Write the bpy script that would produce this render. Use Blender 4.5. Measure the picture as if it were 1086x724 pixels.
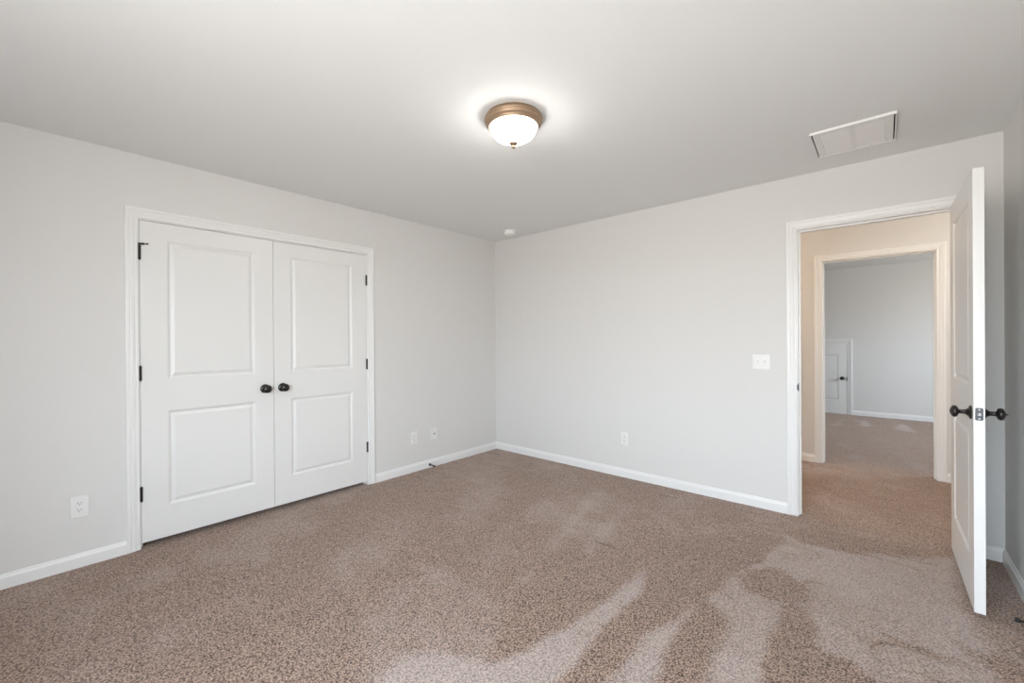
import bpy, bmesh, math
import numpy as np
from mathutils import Matrix, Vector

for o in list(bpy.data.objects):
    bpy.data.objects.remove(o)
S = bpy.context.scene
COL = S.collection

# ------------------------------------------------------------------ camera
cam_d = bpy.data.cameras.new('camera')
cam = bpy.data.objects.new('camera', cam_d)
COL.objects.link(cam)
cam_d.sensor_width = 36.0
cam_d.sensor_fit = 'HORIZONTAL'
cam_d.lens = 449.64 / 1086 * 36.0
cam_d.shift_x = 0.00302
cam_d.shift_y = -0.00052
cam_d.clip_start = 0.02
fw = Vector((-0.66376946, 0.74793438, -0.00206818))
rt = Vector((0.74792767, 0.66374445, -0.00689212))
up = Vector((0.00378211, 0.00612162, 0.99997411))
cam.matrix_world = Matrix(((rt.x, up.x, -fw.x, 3.45148), (rt.y, up.y, -fw.y, -3.65452),
                           (rt.z, up.z, -fw.z, 1.27818), (0, 0, 0, 1)))
S.camera = cam

# ------------------------------------------------------------------ world, daylight, exposure
W = bpy.data.worlds.new('sky')
S.world = W
W.use_nodes = True
nt = W.node_tree
bg = nt.nodes['Background']
tc = nt.nodes.new('ShaderNodeTexCoord')
sp = nt.nodes.new('ShaderNodeSeparateXYZ')
cr = nt.nodes.new('ShaderNodeValToRGB')
mr = nt.nodes.new('ShaderNodeMapRange')
mr.inputs[1].default_value = -1; mr.inputs[2].default_value = 1
nt.links.new(tc.outputs['Generated'], sp.inputs[0])
nt.links.new(sp.outputs['Z'], mr.inputs[0])
nt.links.new(mr.outputs[0], cr.inputs[0])
nt.links.new(cr.outputs[0], bg.inputs['Color'])
e = cr.color_ramp.elements
e[0].position = 0.0; e[0].color = (0.48, 0.48, 0.47, 1)
e[1].position = 1.0; e[1].color = (0.66, 0.82, 1.0, 1)
a = e.new(0.485); a.color = (0.58, 0.56, 0.52, 1)
a = e.new(0.515); a.color = (0.84, 0.93, 1.0, 1)
bg.inputs['Strength'].default_value = 15.0

S.view_settings.view_transform = 'Standard'
S.view_settings.look = 'None'
S.view_settings.gamma = 1.0
S.view_settings.use_curve_mapping = False
S.view_settings.exposure = 0.37
S.cycles.max_bounces = 14
S.cycles.diffuse_bounces = 10
S.cycles.glossy_bounces = 4
S.cycles.sample_clamp_indirect = 6.0


def portal(name, loc, rot, sx, sy):
    d = bpy.data.lights.new(name, 'AREA')
    d.shape = 'RECTANGLE'; d.size = sx; d.size_y = sy
    d.cycles.is_portal = True
    o = bpy.data.objects.new(name, d)
    o.location = loc; o.rotation_euler = rot
    COL.objects.link(o)
    return o


WX0, WX1, WZ0, WZ1 = 2.10, 3.86, 0.50, 2.15       # window behind the camera
YR = -4.45
portal('window_daylight', ((WX0 + WX1) / 2, YR - 0.08, (WZ0 + WZ1) / 2), (math.radians(90), 0, math.radians(0)), WX1 - WX0, WZ1 - WZ0)
portal('far_room_daylight', (6.09, 3.6, 1.45), (math.radians(90), 0, math.radians(90)), 1.6, 1.1)
LAMP_E = 26.0          # emission of the ceiling fixture's glass
HALL_W = 38.0          # hall lamp and added fill, watts


# ------------------------------------------------------------------ materials
def mat(name, col, rough=0.5, spec=0.5, metal=0.0, emit=0.0, bump=None, coat=0.0):
    m = bpy.data.materials.new(name)
    m.use_nodes = True
    b = m.node_tree.nodes['Principled BSDF']
    b.inputs['Base Color'].default_value = (*col, 1)
    b.inputs['Roughness'].default_value = rough
    b.inputs['Specular IOR Level'].default_value = spec
    b.inputs['Metallic'].default_value = metal
    if coat:
        b.inputs['Coat Weight'].default_value = coat
    if emit:
        b.inputs['Emission Color'].default_value = (*col, 1)
        b.inputs['Emission Strength'].default_value = emit
    if bump:
        scale, strength, dist = bump
        t = m.node_tree.nodes.new('ShaderNodeTexCoord')
        n = m.node_tree.nodes.new('ShaderNodeTexNoise')
        n.inputs['Scale'].default_value = scale
        n.inputs['Detail'].default_value = 3
        bp = m.node_tree.nodes.new('ShaderNodeBump')
        bp.inputs['Strength'].default_value = strength
        bp.inputs['Distance'].default_value = dist
        m.node_tree.links.new(t.outputs['Object'], n.inputs['Vector'])
        m.node_tree.links.new(n.outputs['Fac'], bp.inputs['Height'])
        m.node_tree.links.new(bp.outputs['Normal'], b.inputs['Normal'])
    return m


M_wall = mat('wall_paint', (0.70, 0.692, 0.679), 0.75, 0.3, bump=(220, 0.08, 0.001))
M_ceil = mat('ceiling_paint', (0.80, 0.81, 0.81), 0.9, 0.2, bump=(160, 0.1, 0.001))
M_trim = mat('white_semigloss_trim', (0.80, 0.80, 0.795), 0.32, 0.5)
M_door = mat('white_door_paint', (0.76, 0.76, 0.75), 0.34, 0.5, bump=(60, 0.03, 0.001))
M_black = mat('oil_rubbed_bronze', (0.018, 0.015, 0.014), 0.28, 0.6, metal=0.35)
M_hinge = mat('dark_hinge_metal', (0.02, 0.018, 0.017), 0.4, 0.5, metal=0.3)
M_plate = mat('white_plastic', (0.79, 0.785, 0.775), 0.35, 0.5)
M_detector = mat('bright_white_plastic', (0.90, 0.90, 0.89), 0.4, 0.5)
M_slot = mat('outlet_slot_dark', (0.03, 0.03, 0.03), 0.7, 0.2)
M_bronze = mat('brushed_brass_bronze', (0.36, 0.25, 0.165), 0.46, 0.5, metal=0.6)
M_glass = mat('lit_frosted_glass', (1.0, 0.97, 0.925), 0.3, 0.5, emit=LAMP_E)
M_steel = mat('satin_steel', (0.62, 0.62, 0.63), 0.3, 0.5, metal=0.9)
M_gun = mat('dark_latch_plate', (0.10, 0.11, 0.125), 0.35, 0.5, metal=0.5)
M_vent = mat('white_vent_metal', (0.80, 0.80, 0.79), 0.4, 0.5)
M_rubber = mat('black_rubber', (0.02, 0.02, 0.02), 0.6, 0.3)
M_closet_shade = mat('closet_painted_shade', (0.12, 0.11, 0.10), 0.9, 0.2)  # closet walls coloured dark to imitate shade behind the doors


def carpet_material():
    m = bpy.data.materials.new('brown_cut_pile_carpet')
    m.use_nodes = True
    N = m.node_tree.nodes; L = m.node_tree.links
    b = N['Principled BSDF']
    b.inputs['Roughness'].default_value = 0.95
    b.inputs['Specular IOR Level'].default_value = 0.05
    b.inputs['Sheen Weight'].default_value = 0.42
    b.inputs['Sheen Tint'].default_value = (0.92, 0.77, 0.68, 1)
    b.inputs['Sheen Roughness'].default_value = 0.5
    t = N.new('ShaderNodeTexCoord')
    at = N.new('ShaderNodeAttribute'); at.attribute_name = 'pile'
    at2 = N.new('ShaderNodeAttribute'); at2.attribute_name = 'dent'
    mp = N.new('ShaderNodeMapping'); mp.inputs['Scale'].default_value = (1, 1, 1)
    L.new(t.outputs['Object'], mp.inputs[0])
    # tuft speckle
    v = N.new('ShaderNodeTexVoronoi'); v.inputs['Scale'].default_value = 150
    v.inputs['Randomness'].default_value = 1.0
    n1 = N.new('ShaderNodeTexNoise'); n1.inputs['Scale'].default_value = 128; n1.inputs['Detail'].default_value = 1.5
    n2 = N.new('ShaderNodeTexNoise'); n2.inputs['Scale'].default_value = 9; n2.inputs['Detail'].default_value = 4
    n3 = N.new('ShaderNodeTexNoise'); n3.inputs['Scale'].default_value = 55; n3.inputs['Detail'].default_value = 3
    for n in (v, n1, n2, n3):
        L.new(mp.outputs[0], n.inputs['Vector'])

    def math_(op, a, bb=None, c=None):
        x = N.new('ShaderNodeMath'); x.operation = op
        for i, q in enumerate((a, bb, c)):
            if q is None: continue
            if isinstance(q, (int, float)): x.inputs[i].default_value = q
            else: L.new(q, x.inputs[i])
        return x.outputs[0]
    # pile height: high in tuft centres, deep between tufts
    h = math_('SUBTRACT', 1.0, math_('MULTIPLY', v.outputs['Distance'], 1.25))
    h = math_('ADD', math_('MULTIPLY', h, 0.3), math_('MULTIPLY', n1.outputs['Fac'], 0.7))
    # h ~ .45..1.1
    ramp = N.new('ShaderNodeValToRGB')
    L.new(h, ramp.inputs[0])
    r = ramp.color_ramp.elements
    r[0].position = 0.34; r[0].color = (0.048, 0.027, 0.019, 1)  # gaps between tufts coloured near black, standing in for shade
    r[1].position = 0.66; r[1].color = (0.47, 0.335, 0.265, 1)
    q = r.new(0.46); q.color = (0.245, 0.166, 0.127, 1)
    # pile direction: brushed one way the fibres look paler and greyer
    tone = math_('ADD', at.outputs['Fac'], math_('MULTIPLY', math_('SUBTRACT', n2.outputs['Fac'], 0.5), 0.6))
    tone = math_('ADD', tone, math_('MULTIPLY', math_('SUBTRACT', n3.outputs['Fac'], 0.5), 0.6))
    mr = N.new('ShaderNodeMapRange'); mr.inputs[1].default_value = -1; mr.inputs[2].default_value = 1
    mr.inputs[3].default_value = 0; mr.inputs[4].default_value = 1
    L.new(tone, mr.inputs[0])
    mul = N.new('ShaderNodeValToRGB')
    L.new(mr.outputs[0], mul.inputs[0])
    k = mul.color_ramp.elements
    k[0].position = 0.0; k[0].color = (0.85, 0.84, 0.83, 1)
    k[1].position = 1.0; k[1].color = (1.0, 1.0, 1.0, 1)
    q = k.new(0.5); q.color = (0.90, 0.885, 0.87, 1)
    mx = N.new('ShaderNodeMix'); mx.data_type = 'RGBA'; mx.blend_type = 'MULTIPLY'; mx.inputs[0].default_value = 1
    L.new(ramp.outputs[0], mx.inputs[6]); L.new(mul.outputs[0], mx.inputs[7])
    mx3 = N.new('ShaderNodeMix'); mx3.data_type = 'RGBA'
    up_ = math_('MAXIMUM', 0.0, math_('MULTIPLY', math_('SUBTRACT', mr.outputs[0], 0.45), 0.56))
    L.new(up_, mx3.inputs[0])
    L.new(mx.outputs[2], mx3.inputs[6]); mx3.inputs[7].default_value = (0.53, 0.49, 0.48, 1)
    mx2 = N.new('ShaderNodeMix'); mx2.data_type = 'RGBA'
    L.new(at2.outputs['Fac'], mx2.inputs[0])
    L.new(mx3.outputs[2], mx2.inputs[6]); mx2.inputs[7].default_value = (0.05, 0.03, 0.025, 1)
    L.new(mx2.outputs[2], b.inputs['Base Color'])
    bp = N.new('ShaderNodeBump'); bp.inputs['Strength'].default_value = 0.55; bp.inputs['Distance'].default_value = 0.006
    L.new(h, bp.inputs['Height']); L.new(bp.outputs[0], b.inputs['Normal'])
    return m


M_carpet = carpet_material()


# ------------------------------------------------------------------ helpers
def tag(o, label=None, cat=None, group=None, kind=None):
    if label: o['label'] = label
    if cat: o['category'] = cat
    if group: o['group'] = group
    if kind: o['kind'] = kind
    return o


def obj(name, bm, material, parent=None, smooth=False, bevel=0.0, loc=None, rot=None, seg=2):
    bmesh.ops.remove_doubles(bm, verts=bm.verts, dist=1e-6)
    bmesh.ops.recalc_face_normals(bm, faces=bm.faces)
    me = bpy.data.meshes.new(name)
    bm.to_mesh(me); bm.free()
    me.materials.append(material)
    for p in me.polygons: p.use_smooth = smooth
    o = bpy.data.objects.new(name, me)
    COL.objects.link(o)
    if parent: o.parent = parent
    if loc: o.location = loc
    if rot: o.rotation_euler = rot
    if bevel:
        md = o.modifiers.new('edge', 'BEVEL'); md.width = bevel; md.segments = seg
        md.limit_method = 'ANGLE'; md.angle_limit = math.radians(50)
    return o


def empty(name, loc=(0, 0, 0), rot=(0, 0, 0)):
    o = bpy.data.objects.new(name, None)
    o.empty_display_size = 0.1
    COL.objects.link(o); o.location = loc; o.rotation_euler = rot
    return o


def bx(bm, x0, x1, y0, y1, z0, z1):
    vs = [bm.verts.new(p) for p in ((x0, y0, z0), (x1, y0, z0), (x1, y1, z0), (x0, y1, z0),
                                    (x0, y0, z1), (x1, y0, z1), (x1, y1, z1), (x0, y1, z1))]
    for f in ((3, 2, 1, 0), (4, 5, 6, 7), (0, 1, 5, 4), (1, 2, 6, 5), (2, 3, 7, 6), (3, 0, 4, 7)):
        bm.faces.new([vs[i] for i in f])
    return vs


def box(*a):
    bm = bmesh.new(); bx(bm, *a); return bm


def lathe(bm, prof, seg=40, M=None, sx=1.0, sy=1.0):
    """prof: list of (r, h); turned about local z"""
    rings = []
    for r, h in prof:
        if r < 1e-6:
            rings.append([bm.verts.new((0, 0, h))])
        else:
            rings.append([bm.verts.new((r * sx * math.cos(2 * math.pi * i / seg), r * sy * math.sin(2 * math.pi * i / seg), h)) for i in range(seg)])
    new = [v for q in rings for v in q]
    for A, B in zip(rings, rings[1:]):
        for i in range(seg):
            j = (i + 1) % seg
            if len(A) == 1 and len(B) == 1: continue
            if len(A) == 1: bm.faces.new((A[0], B[j], B[i]))
            elif len(B) == 1: bm.faces.new((A[i], A[j], B[0]))
            else: bm.faces.new((A[i], A[j], B[j], B[i]))
    for q in (rings[0], rings[-1]):
        if len(q) > 1: bm.faces.new(q)
    if M is not None:
        for v in new: v.co = M @ v.co
    return bm


def arc(cx, cy, r, a0, a1, n):
    return [(cx + r * math.cos(math.radians(a0 + (a1 - a0) * i / n)), cy + r * math.sin(math.radians(a0 + (a1 - a0) * i / n))) for i in range(n + 1)]


def rrect(w, h, r, n=4):
    out = []
    for cx, cy, a in ((w / 2 - r, h / 2 - r, 0), (-w / 2 + r, h / 2 - r, 90), (-w / 2 + r, -h / 2 + r, 180), (w / 2 - r, -h / 2 + r, 270)):
        out += arc(cx, cy, r, a, a + 90, n)
    return out


def plate(bm, outline, t0, t1, inset=0.0, M=None):
    """outline in local x,z; extruded along local -y from t0 (wall) to t1 (front), front edge inset"""
    A = [bm.verts.new((x, -t0, z)) for x, z in outline]
    mid = t0 + (t1 - t0) * 0.45
    B = [bm.verts.new((x, -mid, z)) for x, z in outline]
    cx = sum(p[0] for p in outline) / len(outline); cz = sum(p[1] for p in outline) / len(outline)
    mxx = max(abs(p[0] - cx) for p in outline); mzz = max(abs(p[1] - cz) for p in outline)
    Cc = [bm.verts.new((cx + (x - cx) * (1 - inset / mxx), -t1, cz + (z - cz) * (1 - inset / mzz))) for x, z in outline]
    n = len(outline)
    for P, Q in ((A, B), (B, Cc)):
        for i in range(n):
            j = (i + 1) % n
            bm.faces.new((P[i], P[j], Q[j], Q[i]))
    bm.faces.new(A); bm.faces.new(Cc)
    if M is not None:
        for v in A + B + Cc: v.co = M @ v.co
    return bm


# ------------------------------------------------------------------ room shell
H = 2.44
RX = 3.956            # right wall
T = 0.115             # partition thickness
HY = 1.70             # far side of the hall
RY = 5.37             # far wall of the room across the hall
H2 = 2.44
# closet opening in the left wall (finished), entry opening in the back wall, opening across the hall
CY0, CY1, CZ = -3.2085, -1.6725, 2.043
EX0, EX1, EZ = 2.983, 3.786, 2.052
FX0, FX1, FZ = 2.974, 3.788, 2.052
J = 0.018             # jamb board


def structure(name, bm, m, label, cat, **k):
    o = obj(name, bm, m, **k)
    return tag(o, label, cat, kind='structure')


# floor with brushed pile
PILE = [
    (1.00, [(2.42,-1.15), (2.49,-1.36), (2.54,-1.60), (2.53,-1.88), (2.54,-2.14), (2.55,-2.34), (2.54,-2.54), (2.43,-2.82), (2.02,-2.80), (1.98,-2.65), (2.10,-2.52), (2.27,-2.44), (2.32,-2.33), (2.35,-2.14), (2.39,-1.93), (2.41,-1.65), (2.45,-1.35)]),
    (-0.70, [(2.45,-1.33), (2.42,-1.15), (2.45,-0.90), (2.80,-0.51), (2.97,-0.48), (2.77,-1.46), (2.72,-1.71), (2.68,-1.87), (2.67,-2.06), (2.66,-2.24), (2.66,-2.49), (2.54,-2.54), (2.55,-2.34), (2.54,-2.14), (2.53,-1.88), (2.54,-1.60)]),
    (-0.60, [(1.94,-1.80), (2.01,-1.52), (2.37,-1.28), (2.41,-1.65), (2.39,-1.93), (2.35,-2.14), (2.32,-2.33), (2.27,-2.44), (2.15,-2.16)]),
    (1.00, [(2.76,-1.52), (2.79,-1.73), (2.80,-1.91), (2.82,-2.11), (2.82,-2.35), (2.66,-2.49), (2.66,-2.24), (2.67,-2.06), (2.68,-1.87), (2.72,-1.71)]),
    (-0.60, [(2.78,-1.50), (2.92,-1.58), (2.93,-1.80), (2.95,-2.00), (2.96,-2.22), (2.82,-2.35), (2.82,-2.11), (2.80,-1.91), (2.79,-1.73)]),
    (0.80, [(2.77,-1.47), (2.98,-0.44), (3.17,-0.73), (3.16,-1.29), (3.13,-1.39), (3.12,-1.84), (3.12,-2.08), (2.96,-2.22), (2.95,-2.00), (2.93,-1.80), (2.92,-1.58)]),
    (0.85, [(2.98,-0.44), (3.10,-0.42), (3.28,-0.42), (3.75,-0.09), (3.72,-0.70), (3.75,-0.86), (3.76,-1.33), (3.67,-1.73), (3.32,-2.04), (3.26,-1.72), (3.16,-1.29), (3.17,-0.73)]),  # vacuum strokes, made paler to imitate window light on this side
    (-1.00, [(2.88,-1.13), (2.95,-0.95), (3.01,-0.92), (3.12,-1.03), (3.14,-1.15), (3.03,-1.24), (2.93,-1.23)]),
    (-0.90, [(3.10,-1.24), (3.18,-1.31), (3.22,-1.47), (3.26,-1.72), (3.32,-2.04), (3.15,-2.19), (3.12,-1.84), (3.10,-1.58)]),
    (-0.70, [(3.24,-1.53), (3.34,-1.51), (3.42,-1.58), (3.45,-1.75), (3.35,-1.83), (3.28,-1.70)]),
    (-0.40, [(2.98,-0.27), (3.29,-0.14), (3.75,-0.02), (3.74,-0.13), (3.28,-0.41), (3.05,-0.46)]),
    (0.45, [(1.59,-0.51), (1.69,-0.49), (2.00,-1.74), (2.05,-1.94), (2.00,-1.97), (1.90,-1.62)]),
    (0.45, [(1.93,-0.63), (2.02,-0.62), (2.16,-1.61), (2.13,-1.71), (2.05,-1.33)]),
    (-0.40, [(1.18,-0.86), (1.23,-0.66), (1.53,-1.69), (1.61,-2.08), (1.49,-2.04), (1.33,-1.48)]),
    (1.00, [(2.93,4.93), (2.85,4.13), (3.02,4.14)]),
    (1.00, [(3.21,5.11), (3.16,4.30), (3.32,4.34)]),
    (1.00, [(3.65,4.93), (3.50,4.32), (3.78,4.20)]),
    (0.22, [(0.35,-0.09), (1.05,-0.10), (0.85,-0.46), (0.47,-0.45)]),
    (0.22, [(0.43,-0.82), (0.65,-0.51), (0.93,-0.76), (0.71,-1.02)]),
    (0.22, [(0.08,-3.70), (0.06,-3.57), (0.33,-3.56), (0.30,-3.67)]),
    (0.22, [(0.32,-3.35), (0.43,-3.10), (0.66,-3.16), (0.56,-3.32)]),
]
SLITS = [
    ((2.064,-0.235),(2.190,-0.223)),
    ((0.068,-0.222),(0.228,-0.190)),
    ((0.080,-1.268),(0.223,-1.255)),
    ((2.082,-1.285),(2.174,-1.286)),
]


def inpoly(X, Y, poly):
    ins = np.zeros(X.shape, bool)
    dmin = np.full(X.shape, 9.0)
    n = len(poly)
    for i in range(n):
        x0, y0 = poly[i]; x1, y1 = poly[(i + 1) % n]
        c = ((y0 > Y) != (y1 > Y))
        with np.errstate(divide='ignore', invalid='ignore'):
            xi = (x1 - x0) * (Y - y0) / (y1 - y0 + 1e-12) + x0
        ins ^= c & (X < xi)
        dx, dy = x1 - x0, y1 - y0
        t = np.clip(((X - x0) * dx + (Y - y0) * dy) / (dx * dx + dy * dy + 1e-12), 0, 1)
        dmin = np.minimum(dmin, np.hypot(X - x0 - t * dx, Y - y0 - t * dy))
    return np.where(ins, dmin, -dmin)


def vnoise(X, Y, s, seed):
    rng = np.random.default_rng(seed)
    G = rng.random((256, 256)) * 2 - 1
    x = X * s + 100.3; y = Y * s + 100.7
    xi = np.floor(x).astype(int); yi = np.floor(y).astype(int)
    fx = x - xi; fy = y - yi
    fx = fx * fx * (3 - 2 * fx); fy = fy * fy * (3 - 2 * fy)
    g = lambda a, b: G[a % 256, b % 256]
    return (g(xi, yi) * (1 - fx) * (1 - fy) + g(xi + 1, yi) * fx * (1 - fy) + g(xi, yi + 1) * (1 - fx) * fy + g(xi + 1, yi + 1) * fx * fy)


def make_floor():
    xs = np.concatenate([np.arange(-0.9, 0.0, 0.1), np.arange(0.0, 3.95, 0.0125), np.arange(3.95, 6.3, 0.05)])
    ys = np.concatenate([np.arange(-4.6, -3.85, 0.1), np.arange(-3.85, 0.2, 0.0125), np.arange(0.2, 5.7, 0.03)])
    X, Y = np.meshgrid(xs, ys)
    wx = X + 0.007 * vnoise(X, Y, 16, 1) + 0.012 * vnoise(X, Y, 5, 2)
    wy = Y + 0.007 * vnoise(X, Y, 16, 3) + 0.012 * vnoise(X, Y, 5, 4)
    pile = np.zeros_like(X)
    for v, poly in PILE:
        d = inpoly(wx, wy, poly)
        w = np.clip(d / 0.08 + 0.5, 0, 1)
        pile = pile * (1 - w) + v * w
    # footprints and vacuum marks, fainter
    pile += 0.0 + 0.22 * np.clip(vnoise(wx * 0.8 + wy * 0.3, wy * 0.6, 4, 7) * 1.6, -1, 1) + 0.18 * vnoise(wx * 0.6 + wy * 0.4, wy, 9, 9)
    # scuffed, crushed lines where people walk through the doorway
    rid = np.exp(-(vnoise(wx * 0.7, wy * 1.3, 6, 31) / 0.09) ** 2) * np.clip(vnoise(wx, wy, 2.2, 33) * 2.5 + 0.2, 0, 1)
    walk = np.clip((wx - 2.3) / 0.5, 0, 1) * np.clip((wy + 1.9) / 0.5, 0, 1)
    pile -= 0.75 * rid * walk
    # room across the hall: straighter strokes
    far = (Y > 1.75)
    pile = np.where(far, pile - 0.35 + 0.3 * np.sin(wx * 14 + wy * 3), pile)
    dent = np.zeros_like(X)
    for (x0, y0), (x1, y1) in SLITS:
        dx, dy = x1 - x0, y1 - y0
        t = np.clip(((X - x0) * dx + (Y - y0) * dy) / (dx * dx + dy * dy), 0, 1)
        d = np.hypot(X - x0 - t * dx, Y - y0 - t * dy)
        dent = np.maximum(dent, np.clip(1.15 - d / 0.013, 0, 1) * 0.75)
    ny, nx = X.shape
    # pile surface is never quite level
    Z = 0.0010 * vnoise(X, Y, 11, 21) + 0.0008 * vnoise(X, Y, 30, 22) + 0.0012 * vnoise(X, Y, 3, 23) - 0.004 * dent - 0.002
    V = np.stack([X.ravel(), Y.ravel(), Z.ravel()], 1)
    idx = np.arange(ny * nx).reshape(ny, nx)
    F = np.stack([idx[:-1, :-1], idx[:-1, 1:], idx[1:, 1:], idx[1:, :-1]], -1).reshape(-1, 4)
    me = bpy.data.meshes.new('floor')
    me.vertices.add(len(V)); me.vertices.foreach_set('co', V.ravel())
    me.loops.add(F.size); me.loops.foreach_set('vertex_index', F.ravel())
    me.polygons.add(len(F)); me.polygons.foreach_set('loop_start', np.arange(0, F.size, 4))
    me.polygons.foreach_set('loop_total', np.full(len(F), 4))
    me.update(calc_edges=True)
    for nm, arr in (('pile', pile), ('dent', dent)):
        at = me.attributes.new(nm, 'FLOAT', 'POINT'); at.data.foreach_set('value', arr.ravel().astype(np.float32))
    me.polygons.foreach_set('use_smooth', np.ones(len(F), bool))
    me.materials.append(M_carpet)
    o = bpy.data.objects.new('floor', me); COL.objects.link(o)
    tag(o, 'brown cut-pile carpet with pale vacuum strokes running through rooms and hall', 'carpet', kind='structure')


make_floor()

# ceiling over bedroom and hall, and over the far room
structure('ceiling', box(-0.9, 6.3, -4.6, HY + T, H, H + 0.1), M_ceil, 'smooth off-white ceiling of the bedroom', 'ceiling')
structure('ceiling_far_room', box(-0.9, 6.3, HY + T, 5.7, H2, H2 + 0.1), M_ceil, 'ceiling of the grey room across the hall', 'ceiling')

bm = bmesh.new()
bx(bm, -T, 0, YR - T, CY0 - J, 0 - 0.02, H)
bx(bm, -T, 0, CY0 - J, CY1 + J, CZ + J, H)
bx(bm, -T, 0, CY1 + J, T, -0.02, H)
structure('wall_left', bm, M_wall, 'pale grey wall holding the double closet doors', 'wall')
bm = bmesh.new()
bx(bm, 0, EX0 - J, 0, T, -0.02, H)
bx(bm, EX0 - J, EX1 + J, 0, T, EZ + J, H)
bx(bm, EX1 + J, 6.2, 0, T, -0.02, H)
structure('wall_back', bm, M_wall, 'pale grey wall with light switch and entry doorway', 'wall')
structure('wall_right', box(RX, RX + T, YR - T, 0, -0.02, H), M_wall, 'grey shaded wall at the right edge behind the open door', 'wall')
bm = bmesh.new()
bx(bm, 0, WX0, YR - T, YR, -0.02, H)
bx(bm, WX1, RX, YR - T, YR, -0.02, H)
bx(bm, WX0, WX1, YR - T, YR, -0.02, WZ0)
bx(bm, WX0, WX1, YR - T, YR, WZ1, H)
structure('wall_rear', bm, M_wall, 'pale grey window wall behind the viewer', 'wall')
# closet shell
bm = bmesh.new()
bx(bm, -0.86, -0.76, -3.9, -1.0, -0.02, H)
bx(bm, -0.76, -T, -3.9, -3.8, -0.02, H)
bx(bm, -0.76, -T, -1.1, -1.0, -0.02, H)
structure('wall_closet', bm, M_closet_shade, 'closet interior behind the double doors, shade painted into its dark colour', 'wall')
# hall
bm = bmesh.new()
bx(bm, 0.3, FX0 - J, HY, HY + T, -0.02, H)
bx(bm, FX0 - J, FX1 + J, HY, HY + T, FZ + J, H)
bx(bm, FX1 + J, 6.2, HY, HY + T, -0.02, H)
structure('wall_hall', bm, M_wall, 'warmly lit beige hall wall seen through the entry doorway', 'wall')
bm = bmesh.new()
bx(bm, 0.3, 0.42, T, HY, -0.02, H)
bx(bm, 5.1, 5.2, T, HY, -0.02, H)
structure('wall_hall_ends', bm, M_wall, 'end walls of the hall out of sight', 'wall')
# far room
structure('wall_far_room', box(0.3, 6.2, RY, RY + T, -0.02, H2), M_wall, 'grey wall of the far room with the small attic door', 'wall')
structure('wall_far_left', box(0.3, 0.42, HY + T, RY, -0.02, H2), M_wall, 'left wall of the far room out of sight', 'wall')
bm = bmesh.new()
bx(bm, 6.0, 6.0 + T, HY + T, 2.8, -0.02, H2)
bx(bm, 6.0, 6.0 + T, 4.4, RY, -0.02, H2)
bx(bm, 6.0, 6.0 + T, 2.8, 4.4, -0.02, 0.95)
bx(bm, 6.0, 6.0 + T, 2.8, 4.4, 1.95, H2)
structure('wall_far_right', bm, M_wall, 'window wall of the far room out of sight', 'wall')

# window frame behind the viewer
bm = bmesh.new()
for (x0, x1, z0, z1) in ((WX0, WX0 + .05, WZ0, WZ1), (WX1 - .05, WX1, WZ0, WZ1), (WX0 + .05, WX1 - .05, WZ0, WZ0 + .05), (WX0 + .05, WX1 - .05, WZ1 - .05, WZ1),
                         ((WX0 + WX1) / 2 - .04, (WX0 + WX1) / 2 + .04, WZ0 + .05, WZ1 - .05)):
    bx(bm, x0, x1, YR - 0.07, YR - 0.02, z0, z1)
structure('window_1', bm, M_trim, 'white window frame behind the viewer', 'window')

# ---- casing, jamb and baseboard
CAS = [(0.0, 0.0), (0.0, 0.0085), (0.003, 0.0105), (0.010, 0.0105), (0.014, 0.0085), (0.017, 0.0095), (0.024, 0.0125), (0.034, 0.0145), (0.040, 0.0135),
       (0.043, 0.0165), (0.052, 0.0175), (0.060, 0.0165), (0.062, 0.013), (0.062, 0.0)]


def casing_bm(a0, a1, top, put, z0=0.0, reveal=0.006):
    """U-shaped mitred casing round an opening a0..a1 wide; put(a, depth, z) -> world"""
    bm = bmesh.new()
    b0, b1, t = a0 - reveal, a1 + reveal, top + reveal
    rings = []
    for (u, v) in CAS:
        rings.append([bm.verts.new(put(b0 - u, v, z0)), bm.verts.new(put(b0 - u, v, t + u)),
                      bm.verts.new(put(b1 + u, v, t + u)), bm.verts.new(put(b1 + u, v, z0))])
    n = len(rings)
    for i in range(n - 1):
        for k in range(3):
            bm.faces.new((rings[i][k], rings[i + 1][k], rings[i + 1][k + 1], rings[i][k + 1]))
    return bm


def jamb_bm(a0, a1, top, d0, d1, put, stop=None, z0=0.0, t=J):
    """three boards lining an opening, optional stop strip from depth s0..s1"""
    bm = bmesh.new()

    def pb(x0, x1, y0, y1, za, zb):
        vs = bx(bm, x0, x1, y0, y1, za, zb)
        for v in vs: v.co = Vector(put(v.co.x, v.co.y, v.co.z))
    pb(a0 - t, a0, d0, d1, z0, top + t)
    pb(a1, a1 + t, d0, d1, z0, top + t)
    pb(a0, a1, d0, d1, top, top + t)
    if stop:
        s0, s1 = stop
        pb(a0, a0 + 0.011, s0, s1, z0, top - 0.011)
        pb(a1 - 0.011, a1, s0, s1, z0, top - 0.011)
        pb(a0, a1, s0, s1, top - 0.011, top)
    return bm


on_left = lambda a, v, z: (v, a, z)                # wall x=0, facing +x
on_back = lambda a, v, z: (a, -v, z)               # wall y=0, facing -y
on_hall = lambda a, v, z: (a, HY - v, z)
on_far = lambda a, v, z: (a, RY - v, z)
on_right = lambda a, v, z: (RX - v, a, z)
on_hall_near = lambda a, v, z: (a, T + v, z)
on_far_near = lambda a, v, z: (a, HY + T + v, z)

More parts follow.
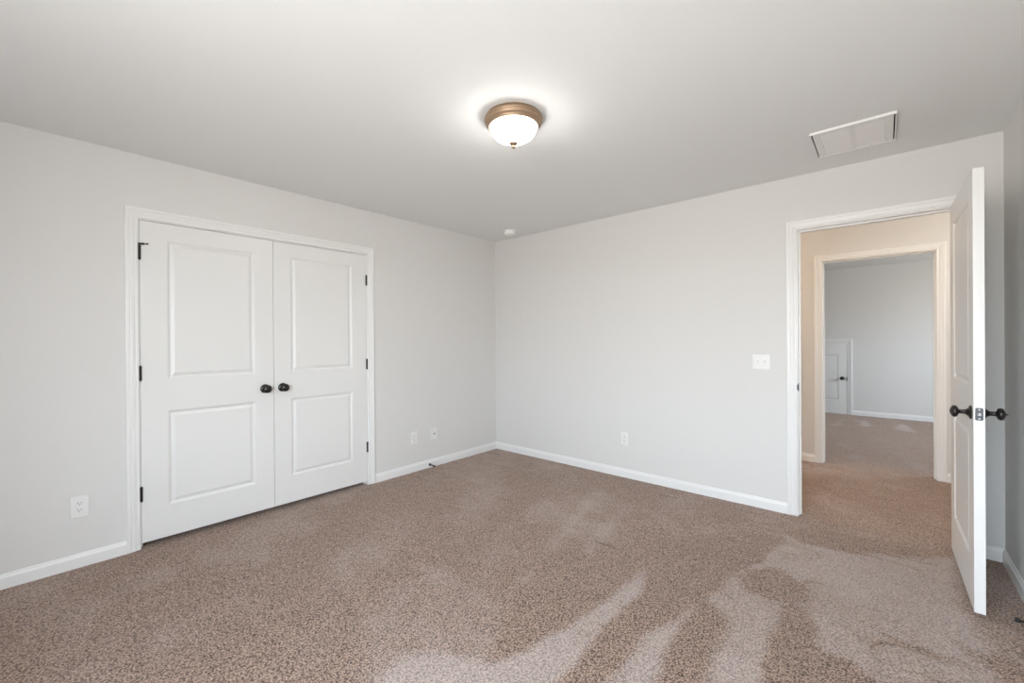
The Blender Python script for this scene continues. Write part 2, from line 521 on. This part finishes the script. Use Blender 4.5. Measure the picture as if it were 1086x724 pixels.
t1 = structure('trim_1', casing_bm(CY0, CY1, CZ, on_left), M_trim, 'white moulded casing around the double closet doors', 'door trim')
obj('jamb', jamb_bm(CY0, CY1, CZ, -T, 0.0, lambda a, v, z: (v, a, z), stop=(-0.075, -0.04)), M_trim, t1)
t2 = structure('trim_2', casing_bm(EX0, EX1, EZ, on_back), M_trim, 'white moulded casing around the entry doorway', 'door trim')
jb = obj('jamb', jamb_bm(EX0, EX1, EZ, 0.0, T, lambda a, v, z: (a, v, z), stop=(0.040, 0.072)), M_trim, t2)
obj('casing', casing_bm(EX0, EX1, EZ, on_hall_near), M_trim, t2)
bm = bmesh.new()
# strike plate let into the jamb with its curved lip wrapping over the jamb edge
bx(bm, EX0 - 0.001, EX0 + 0.0012, 0.002, 0.036, 0.895, 0.955)
lip = [bm.verts.new((EX0 + 0.0012 - 0.007 * (1 - math.cos(k * math.pi / 8)) * 1.4, 0.002 - 0.0085 * math.sin(k * math.pi / 8), 0.925 + s * (0.022 if k < 3 else 0.016))) for k in range(5) for s in (-1, 1)]
for k in range(4):
    bm.faces.new((lip[2 * k], lip[2 * k + 1], lip[2 * k + 3], lip[2 * k + 2]))
sp_ = obj('strike_plate', bm, M_gun, t2)
md = sp_.modifiers.new('thick', 'SOLIDIFY'); md.thickness = 0.0012
sp_['label'] = 'dark metal strike plate'
t3 = structure('trim_3', casing_bm(FX0, FX1, FZ, on_hall), M_trim, 'white casing around the doorway across the hall', 'door trim')
obj('jamb', jamb_bm(FX0, FX1, FZ, HY, HY + T, lambda a, v, z: (a, v, z), stop=(HY + 0.045, HY + 0.077)), M_trim, t3)
obj('casing', casing_bm(FX0, FX1, FZ, on_far_near), M_trim, t3)
AX0, AX1, AZ = 2.262, 2.976, 1.188
t4 = structure('trim_4', casing_bm(AX0, AX1, AZ, on_far, reveal=0.003), M_trim, 'white casing around the low attic door', 'door trim')

BB = [(0.0, 0.0), (0.012, 0.0), (0.012, 0.054), (0.0105, 0.060), (0.0070, 0.066), (0.0055, 0.074), (0.003, 0.077), (0.0, 0.077)]


def baseboard(name, a0, a1, put, label, m0=0, m1=0):
    """m0/m1: +1 runs the end into an inside corner as a mitre"""
    bm = bmesh.new()
    A = [bm.verts.new(put(a0 + m0 * v, v, z - 0.002 if z == 0 else z)) for v, z in BB]
    B = [bm.verts.new(put(a1 - m1 * v, v, z - 0.002 if z == 0 else z)) for v, z in BB]
    for i in range(len(BB) - 1):
        bm.faces.new((A[i], A[i + 1], B[i + 1], B[i]))
    bm.faces.new(A); bm.faces.new(B)
    return structure(name, bm, M_trim, label, 'baseboard')


CO = 0.006 + 0.062
baseboard('baseboard_left', YR, CY0 - CO, on_left, 'white baseboard left of the closet doors', 1, 0)
baseboard('baseboard_left_far', CY1 + CO, 0, on_left, 'white baseboard between closet doors and room corner', 0, 1)
baseboard('baseboard_back', 0, EX0 - CO, on_back, 'white baseboard under the switch wall', 1, 0)
baseboard('baseboard_back_right', EX1 + CO, RX, on_back, 'short shaded baseboard in the corner behind the open door', 0, 1)
baseboard('baseboard_right', YR, 0, on_right, 'white baseboard of the right wall behind the open door', 1, 1)
baseboard('baseboard_rear', 0, RX, lambda a, v, z: (a, YR + v, z), 'white baseboard behind the viewer', 1, 1)
baseboard('baseboard_hall', 0.42, FX0 - CO, on_hall, 'short white baseboard on the beige hall wall', 0, 0)
baseboard('baseboard_hall_right', FX1 + CO, 5.1, on_hall, 'white baseboard right of the doorway across the hall', 0, 0)
baseboard('baseboard_far', AX1 + 0.065, 6.0, on_far, 'white baseboard of the grey far room', 0, 0)
baseboard('baseboard_far_left', 0.42, AX0 - 0.065, on_far, 'white baseboard left of the attic door', 0, 0)

# ------------------------------------------------------------------ doors
PROF = [(0.0, 0.0), (0.0015, 0.0012), (0.006, 0.0022), (0.011, 0.0065), (0.015, 0.0088), (0.021, 0.0088), (0.024, 0.0078), (0.038, 0.0022), (0.041, 0.0018)]


def leaf_bm(w, h, t, px0, px1, rows):
    """moulded two-panel leaf; local x 0..w, y 0 (front) .. t (back), z 0..h"""
    bm = bmesh.new()
    zs = [0.0]
    for r0, r1 in rows: zs += [r0, r1]
    zs.append(h)
    xs = [0.0, px0, px1, w]
    for side in (0, 1):
        Y = lambda d: d if side == 0 else t - d
        for i in range(3):
            for k in range(len(zs) - 1):
                if i == 1 and k % 2 == 1:
                    continue
                bm.faces.new([bm.verts.new((x, Y(0), z)) for x, z in ((xs[i], zs[k]), (xs[i + 1], zs[k]), (xs[i + 1], zs[k + 1]), (xs[i], zs[k + 1]))])
        for r0, r1 in rows:
            rings = []
            for d, dep in PROF:
                rings.append([bm.verts.new((x, Y(dep), z)) for x, z in ((px0 + d, r0 + d), (px1 - d, r0 + d), (px1 - d, r1 - d), (px0 + d, r1 - d))])
            for A, B in zip(rings, rings[1:]):
                for i in range(4):
                    j = (i + 1) % 4
                    bm.faces.new((A[i], A[j], B[j], B[i]))
            bm.faces.new(rings[-1])
    # edges
    for xa in (0.0, w):
        for k in range(len(zs) - 1):
            bm.faces.new([bm.verts.new(p) for p in ((xa, 0, zs[k]), (xa, t, zs[k]), (xa, t, zs[k + 1]), (xa, 0, zs[k + 1]))])
    for za in (0.0, h):
        for i in range(3):
            bm.faces.new([bm.verts.new(p) for p in ((xs[i], 0, za), (xs[i + 1], 0, za), (xs[i + 1], t, za), (xs[i], t, za))])
    return bm


KNOB = ([(0.0, 0.0), (0.031, 0.0), (0.032, 0.003), (0.030, 0.006), (0.024, 0.008), (0.019, 0.011), (0.0125, 0.017), (0.0100, 0.024), (0.0100, 0.038), (0.0125, 0.0415),
         (0.019, 0.0435), (0.0248, 0.0465), (0.0275, 0.0510), (0.0282, 0.0555), (0.0265, 0.0605), (0.0215, 0.0650), (0.013, 0.0677), (0.012, 0.069), (0.007, 0.0702), (0.0, 0.0705)])


def knob(parent, loc, axis, k=1.0, pin=False, label=None):
    """axis: unit vector pointing out of the door"""
    bm = bmesh.new()
    lathe(bm, [(r * k, h * k) for r, h in KNOB], 40)
    if pin:
        lathe(bm, [(0.0, 0.070), (0.0028, 0.070), (0.0025, 0.077), (0.0, 0.079)], 12)
    q = Vector((0, 0, 1)).rotation_difference(Vector(axis))
    for v in bm.verts: v.co = q @ v.co
    o = obj('knob', bm, M_black, parent, smooth=True, loc=loc)
    if label: o['label'] = label
    return o


def hinge_bm(leaf_w=0.012, pin_r=0.0058, hh=0.089):
    """barrel with knuckle gaps along z, pin balls, and the thin visible leaves"""
    bm = bmesh.new()
    n = 5; kh = hh / n
    prof = [(0.0, -hh / 2 - 0.004), (0.0035, -hh / 2 - 0.0035), (0.0045, -hh / 2)]
    for i in range(n):
        z0 = -hh / 2 + i * kh
        prof += [(pin_r * 0.85, z0 + 0.0002), (pin_r, z0 + 0.001), (pin_r, z0 + kh - 0.001), (pin_r * 0.85, z0 + kh - 0.0002)]
    prof += [(0.0045, hh / 2), (0.0035, hh / 2 + 0.0035), (0.0, hh / 2 + 0.004)]
    lathe(bm, prof, 16)
    return bm


LW = (CY1 - CY0) / 2 - 0.0035
LEAFH = CZ - 0.004 - 0.033
for n_, (name, y0, flip, label) in enumerate((
        ('door_1', CY0 + 0.002, False, 'left leaf of the white two-panel closet double doors'),
        ('door_2', CY1 - 0.002, True, 'right leaf of the white two-panel closet double doors'))):
    d = empty(name, (0, y0, 0.033))
    tag(d, label, 'door', kind='structure')
    bm = leaf_bm(LW, LEAFH, 0.035, 0.133, LW - 0.122, ((0.203, 0.808), (1.010, 1.900)))
    for v in bm.verts:
        x, y, z = v.co
        v.co = (-0.001 - y, (-x if flip else x), z)
    obj('leaf', bm, M_door, d)
    s = -1 if flip else 1
    knob(d, (-0.001, s * (LW - 0.060), 0.897), (1, 0, 0), 1.03)
    for zc in ((1.838, 1.088, 0.338) if not flip else (1.818, 1.075, 0.337)):
        bmh = hinge_bm()
        bx(bmh, -0.005, 0.0, -0.007, 0.007, -0.0445, 0.0445)
        obj('hinge', bmh, M_hinge, d, loc=(0.006, -s * 0.0005, zc - 0.033), smooth=False)['label'] = 'black butt hinge'
    if not flip:
        bm = bmesh.new()
        # pin-mounted stop: collar on the hinge pin, arm, threaded rod and rubber tip
        lathe(bm, [(0.0, 0.0), (0.0085, 0.0), (0.0085, 0.007), (0.0, 0.007)], 16)
        M = Matrix.Rotation(math.radians(-52), 4, 'Z') @ Matrix.Rotation(math.radians(90), 4, 'X')
        q = Vector((0, 0, 1)).rotation_difference(Vector((0.55, 0.83, 0.0)).normalized())
        Mt = Matrix.Translation((0, 0, 0.0035)) @ q.to_matrix().to_4x4()
        lathe(bm, [(0.0, 0.0), (0.0055, 0.0), (0.0062, 0.026), (0.0030, 0.027), (0.0030, 0.038), (0.0055, 0.039), (0.0055, 0.045), (0.0, 0.047)], 14, M=Mt)
        q2 = Vector((0, 0, 1)).rotation_difference(Vector((0.98, -0.2, 0.0)).normalized())
        lathe(bm, [(0.0, 0.0), (0.005, 0.0), (0.005, 0.016), (0.0, 0.017)], 14, M=Matrix.Translation((0, 0, 0.0035)) @ q2.to_matrix().to_4x4())
        obj('hinge_stop', bm, M_hinge, d, smooth=False, loc=(0.006, -0.0005, 1.838 - 0.033 + 0.0485))['label'] = 'black hinge pin stop with rubber tip'

# entry door, swung open against the right wall
PX, PY = EX1 - 0.001, -0.010
DW = 0.788
d = empty('door_3', (PX, PY, 0.022), (0, 0, math.radians(0.6)))
tag(d, 'white two-panel entry door standing open with black knobs', 'door', kind='structure')
# local: leaf runs along -y, from hinge at y=-0.004; faces at x=-0.008-0.035 .. -0.008
bm = leaf_bm(DW, 2.022, 0.036, 0.133, DW - 0.130, ((0.215, 0.820), (1.022, 1.910)))
for v in bm.verts:
    x, y, z = v.co
    v.co = (-0.006 - y, -0.006 - x, z)
obj('leaf', bm, M_door, d)
KY, KZ = -0.006 - DW + 0.060, 0.905
knob(d, (-0.042, KY, KZ), (-1, 0, 0), 1.0, label='black knob on the doorway side')
knob(d, (-0.006, KY, KZ), (1, 0, 0), 1.0, pin=True, label='black knob with a thin pin on the wall side')
bm = bmesh.new()
M0 = Matrix.Translation((-0.024, -0.006 - DW, KZ))
plate(bm, rrect(0.0255, 0.057, 0.006), -0.001, 0.0012, 0.0006, M=M0)
lp = obj('latch_plate', bm, M_gun, d)
lp['label'] = 'dark latch face plate'
bm = bmesh.new()
plate(bm, rrect(0.012, 0.016, 0.003), 0.0005, 0.010, 0.003, M=M0)
for s in (-1, 1):
    plate(bm, [(0.0035 * math.cos(a * math.pi / 6), s * 0.0205 + 0.0035 * math.sin(a * math.pi / 6)) for a in range(12)], 0.0005, 0.0022, 0.0008, M=M0)
obj('latch_bolt', bm, M_steel, lp)['label'] = 'silver latch bolt and screws'
for zc in (1.83, 1.06, 0.30):
    bmh = hinge_bm()
    bx(bmh, -0.006, 0.0, -0.007, 0.004, -0.0445, 0.0445)
    obj('hinge', bmh, M_hinge, d, loc=(0.0, 0.0, zc))['label'] = 'black butt hinge'

# attic door in the far room
d = empty('door_4', (AX0 + 0.003, RY - 0.004, 0.010))
tag(d, 'low white attic door with black knob in the grey far room', 'door', kind='structure')
bm = leaf_bm(AX1 - AX0 - 0.006, AZ - 0.013, 0.030, 0.11, AX1 - AX0 - 0.006 - 0.11, ((0.215, 0.99),))
obj('leaf', bm, M_door, d)
bpy.context.view_layer.update()
knob(d, (AX1 - AX0 - 0.006 - 0.062, 0.0, 0.59), (0, -1, 0), 0.95)
bm = bmesh.new()
bx(bm, AX1 - AX0 - 0.0075, AX1 - AX0 - 0.001, -0.0135, 0.0, 0.555, 0.61)
obj('strike_plate', bm, M_hinge, d)['label'] = 'dark strike plate lip'

# ------------------------------------------------------------------ ceiling fixture
LX, LY = 2.004, -1.976
lamp = empty('ceiling_light', (LX, LY, H))
tag(lamp, 'round flush ceiling light with glowing frosted glass bowl and brass-bronze rim', 'ceiling light')
bm = bmesh.new()
lathe(bm, [(0.0, 0.0), (0.144, 0.0), (0.145, -0.009), (0.149, -0.011), (0.1525, -0.015), (0.153, -0.020), (0.1495, -0.024), (0.147, -0.025), (0.1475, -0.029), (0.145, -0.036), (0.139, -0.042),
           (0.135, -0.044), (0.134, -0.050), (0.130, -0.055), (0.125, -0.056), (0.1225, -0.050), (0.11, -0.038), (0.0, -0.036)], 72)
obj('pan', bm, M_bronze, lamp, smooth=True)['label'] = 'stepped brass-bronze rim'
bm = bmesh.new()
prof = [(0.1195, -0.044), (0.1215, -0.052)]
for i in range(1, 17):
    a = math.radians(90 * i / 16)
    prof.append((0.1215 * math.cos(a) ** 1.1 if i < 16 else 0.0, -0.052 - 0.082 * math.sin(a)))
lathe(bm, prof, 72)
obj('glass_shade', bm, M_glass, lamp, smooth=True)['label'] = 'glowing frosted white glass bowl'
bm = bmesh.new()
lathe(bm, [(0.0, -0.128), (0.016, -0.130), (0.023, -0.133), (0.024, -0.138), (0.018, -0.143), (0.009, -0.145), (0.0065, -0.148), (0.010, -0.151), (0.0115, -0.156), (0.007, -0.161), (0.0, -0.163)], 24)
obj('finial', bm, M_bronze, lamp, smooth=True)['label'] = 'small brass finial'

# warm hall lamp at left; neutral right one added in place of bedroom daylight
for hx_, w_, c_ in ((4.7, HALL_W * 0.42, (1.0, 0.92, 0.82)), (1.5, HALL_W * 0.62, (1.0, 0.74, 0.50))):
    hl = bpy.data.lights.new('hall_lamp_and_fill', 'POINT'); hl.energy = w_; hl.color = c_; hl.shadow_soft_size = 0.13
    ho = bpy.data.objects.new('hall_lamp_and_fill', hl); ho.location = (hx_, 0.92, 2.26); COL.objects.link(ho)

# smoke detector
sd = empty('smoke_detector', (0.463, -0.262, H))
tag(sd, 'small round white smoke detector on the ceiling near the far corner', 'smoke detector')
bm = bmesh.new()
lathe(bm, [(0.0, 0.0), (0.066, 0.0), (0.067, -0.004), (0.066, -0.010), (0.061, -0.012), (0.0, -0.012)], 48)
obj('base', bm, M_detector, sd, smooth=False)
bm = bmesh.new()
lathe(bm, [(0.0, -0.012), (0.050, -0.012), (0.051, -0.018), (0.060, -0.019), (0.060, -0.027), (0.054, -0.036), (0.040, -0.042), (0.020, -0.044), (0.0, -0.044)], 48)
obj('cover', bm, M_detector, sd, smooth=False)
bm = bmesh.new()
lathe(bm, [(0.0, -0.0435), (0.009, -0.0435), (0.009, -0.0465), (0.0, -0.0468)], 20, M=Matrix.Translation((0.018, -0.01, 0)))
obj('test_button', bm, M_plate, sd)

# return-air grille on the ceiling
VX0, VX1, VY0, VY1 = 3.133, 3.502, -0.708, -0.305
vt = empty('ceiling_vent', ((VX0 + VX1) / 2, (VY0 + VY1) / 2, H))
tag(vt, 'rectangular white louvred return-air vent on the ceiling before the doorway', 'vent')
hx, hy = (VX1 - VX0) / 2, (VY1 - VY0) / 2
bm = bmesh.new()
# outer rim: turned-down lip
for (x0, x1, y0, y1) in ((-hx, hx, -hy, -hy + .006), (-hx, hx, hy - .006, hy), (-hx, -hx + .006, -hy + .006, hy - .006), (hx - .006, hx, -hy + .006, hy - .006)):
    bx(bm, x0, x1, y0, y1, -0.014, 0.0)
obj('rim', bm, M_vent, vt, bevel=0.0015)
bm = bmesh.new()
ix = hx - 0.012
for (x0, x1, y0, y1) in ((-ix, ix, -hy + .006, -hy + .036), (-ix, ix, hy - .036, hy - .006), (-ix, -ix + .034, -hy + .036, hy - .036), (ix - .034, ix, -hy + .036, hy - .036),
                         (-.011, .011, -hy + .036, hy - .036)):
    bx(bm, x0, x1, y0, y1, -0.012, -0.007)
obj('face_frame', bm, M_vent, vt)
bm = bmesh.new()
bx(bm, -hx + .006, hx - .006, -hy + .006, hy - .006, -0.0015, 0.0)  # thin dark sheet in place of the shade inside the duct
obj('duct_shade_sheet', bm, M_slot, vt)['label'] = 'dark sheet painted as the shade of the duct behind the louvres'
bm = bmesh.new()
ny_ = 22
for k in range(ny_):
    yc = -hy + .036 + (k + 0.5) * (2 * hy - .072) / ny_
    for xa, xb in ((-ix + .034, -.011), (.011, ix - .034)):
        vs = [bm.verts.new(p) for p in ((xa, yc - .0078, -0.0030), (xb, yc - .0078, -0.0030), (xb, yc + .0078, -0.0092), (xa, yc + .0078, -0.0092))]
        bm.faces.new(vs)
lo = obj('louvres', bm, M_vent, vt)
md = lo.modifiers.new('thick', 'SOLIDIFY'); md.thickness = 0.0009


# ------------------------------------------------------------------ wall plates
def wall_frame(name, wall, a, z):
    """empty whose local -y points out of the wall, local x along it"""
    if wall == 'left':
        return empty(name, (0.0, a, z), (0, 0, math.radians(90)))
    return empty(name, (a, 0.0, z))


def outlet(wall, a, z, w, h, label, group=None):
    o = wall_frame('power_outlet', wall, a, z)
    tag(o, label, 'outlet', group)
    bm = bmesh.new(); plate(bm, rrect(w, h, 0.004), -0.0005, 0.006, 0.003)
    obj('cover_plate', bm, M_plate, o)
    for s in (1, -1):
        bm = bmesh.new()
        pts = []
        for ang in range(0, 360, 15):
            ca, sa = math.cos(math.radians(ang)), math.sin(math.radians(ang))
            pts.append((0.0172 * ca, max(-0.0140, min(0.0140, 0.0172 * sa)) + s * 0.0195))
        plate(bm, pts, 0.005, 0.0078, 0.0008)
        r = obj('receptacle', bm, M_plate, o)
        bm = bmesh.new()
        for x0, hh in ((-0.0065, 0.0085), (0.0065, 0.007)):
            bx(bm, x0 - 0.0013, x0 + 0.0013, -0.0082, -0.0070, s * 0.0195 + 0.0035 - hh / 2, s * 0.0195 + 0.0035 + hh / 2)
        plate(bm, [(0.0026 * math.cos(q * math.pi / 5), s * 0.0195 - 0.0075 + 0.0026 * math.sin(q * math.pi / 5)) for q in range(10)], 0.0070, 0.0082, 0.0002)
        obj('slots', bm, M_slot, r)['label'] = 'dark plug slots'
    bm = bmesh.new()
    plate(bm, [(0.003 * math.cos(q * math.pi / 6), 0.003 * math.sin(q * math.pi / 6)) for q in range(12)], 0.0055, 0.0075, 0.001)
    obj('screw', bm, M_plate, o)
    return o


outlet('left', -3.4765, 0.3430, 0.080, 0.124, 'large white duplex outlet low on the wall left of the closet doors')
outlet('left', -1.176, 0.327, 0.074, 0.118, 'white duplex outlet between closet doors and corner, left of the cable plate')
outlet('back', 1.639, 0.356, 0.074, 0.118, 'white duplex outlet low on the wall with the light switches')

o = wall_frame('cable_plate', 'left', -0.931, 0.330)
tag(o, 'white cable wall plate with one dark jack, nearest the room corner', 'wall plate')
bm = bmesh.new(); plate(bm, rrect(0.070, 0.115, 0.004), -0.0005, 0.006, 0.003)
obj('cover_plate', bm, M_plate, o)
bm = bmesh.new()
R = Matrix.Rotation(math.radians(90), 4, 'X')
lathe(bm, [(0.0, 0.005), (0.0072, 0.005), (0.0072, 0.009), (0.0048, 0.009), (0.0048, 0.016), (0.0, 0.016)], 12, M=R)
obj('coax_jack', bm, M_gun, o)['label'] = 'dark threaded jack'
for s in (-1, 1):
    bm = bmesh.new()
    plate(bm, [(0.003 * math.cos(q * math.pi / 6), s * 0.042 + 0.003 * math.sin(q * math.pi / 6)) for q in range(12)], 0.0055, 0.0072, 0.001)
    obj('screw', bm, M_plate, o)

o = wall_frame('light_switch', 'back', 2.7535, 1.1005)
tag(o, 'white double toggle light switch beside the entry doorway', 'light switch')
bm = bmesh.new(); plate(bm, rrect(0.118, 0.116, 0.004), -0.0005, 0.006, 0.003)
obj('cover_plate', bm, M_plate, o)
for s in (-1, 1):
    bm = bmesh.new()
    plate(bm, rrect(0.0105, 0.024, 0.001), 0.005, 0.0068, 0.0005, M=Matrix.Translation((s * 0.023, 0, 0)))
    tg = obj('toggle_bezel', bm, M_plate, o)
    bm = bmesh.new()
    Mr = Matrix.Translation((s * 0.023, -0.005, 0.002)) @ Matrix.Rotation(math.radians(-28), 4, 'X')
    vs = bx(bm, -0.0037, 0.0037, -0.016, 0.0, -0.004, 0.004)
    for v in vs: v.co = Mr @ v.co
    obj('toggle', bm, M_plate, tg, bevel=0.001)
    for q in (-1, 1):
        bm = bmesh.new()
        plate(bm, [(s * 0.023 + 0.0028 * math.cos(w * math.pi / 6), q * 0.030 + 0.0028 * math.sin(w * math.pi / 6)) for w in range(12)], 0.0055, 0.0072, 0.001)
        obj('screw', bm, M_plate, o)


# ------------------------------------------------------------------ baseboard door stops
def door_stop(loc, axis, length, label):
    o = empty('door_stop', loc)
    tag(o, label, 'door stop')
    q = (Vector((0, 0, 1)).rotation_difference(Vector(axis))).to_matrix().to_4x4()
    bm = bmesh.new()
    lathe(bm, [(0.0, 0.0), (0.0135, 0.0), (0.0135, 0.003), (0.009, 0.008), (0.0065, 0.010), (0.0, 0.010)], 24, M=q)
    obj('base', bm, M_black, o, smooth=False)
    bm = bmesh.new()
    L = length - 0.024
    prof = [(0.0, 0.009)]
    for k in range(14):
        z = 0.009 + L * k / 14
        prof += [(0.0048, z), (0.0058, z + L / 56), (0.0058, z + L / 28), (0.0048, z + L / 18)]
    prof.append((0.0, 0.009 + L))
    lathe(bm, prof, 16, M=q)
    obj('rod', bm, M_black, o, smooth=False)
    bm = bmesh.new()
    lathe(bm, [(0.0, length - 0.016), (0.0085, length - 0.016), (0.0095, length - 0.012), (0.0095, length - 0.003), (0.007, length), (0.0, length)], 20, M=q)
    obj('rubber_tip', bm, M_rubber, o, smooth=False)
    return o


door_stop((0.012, -0.992, 0.029), Vector((1, 0.0, -0.03)).normalized(), 0.078, 'small black door stop on the left baseboard below the cable plate')
door_stop((RX - 0.012, -0.800, 0.040), (-1, 0, 0), 0.072, 'black door stop on the right wall baseboard behind the open door')
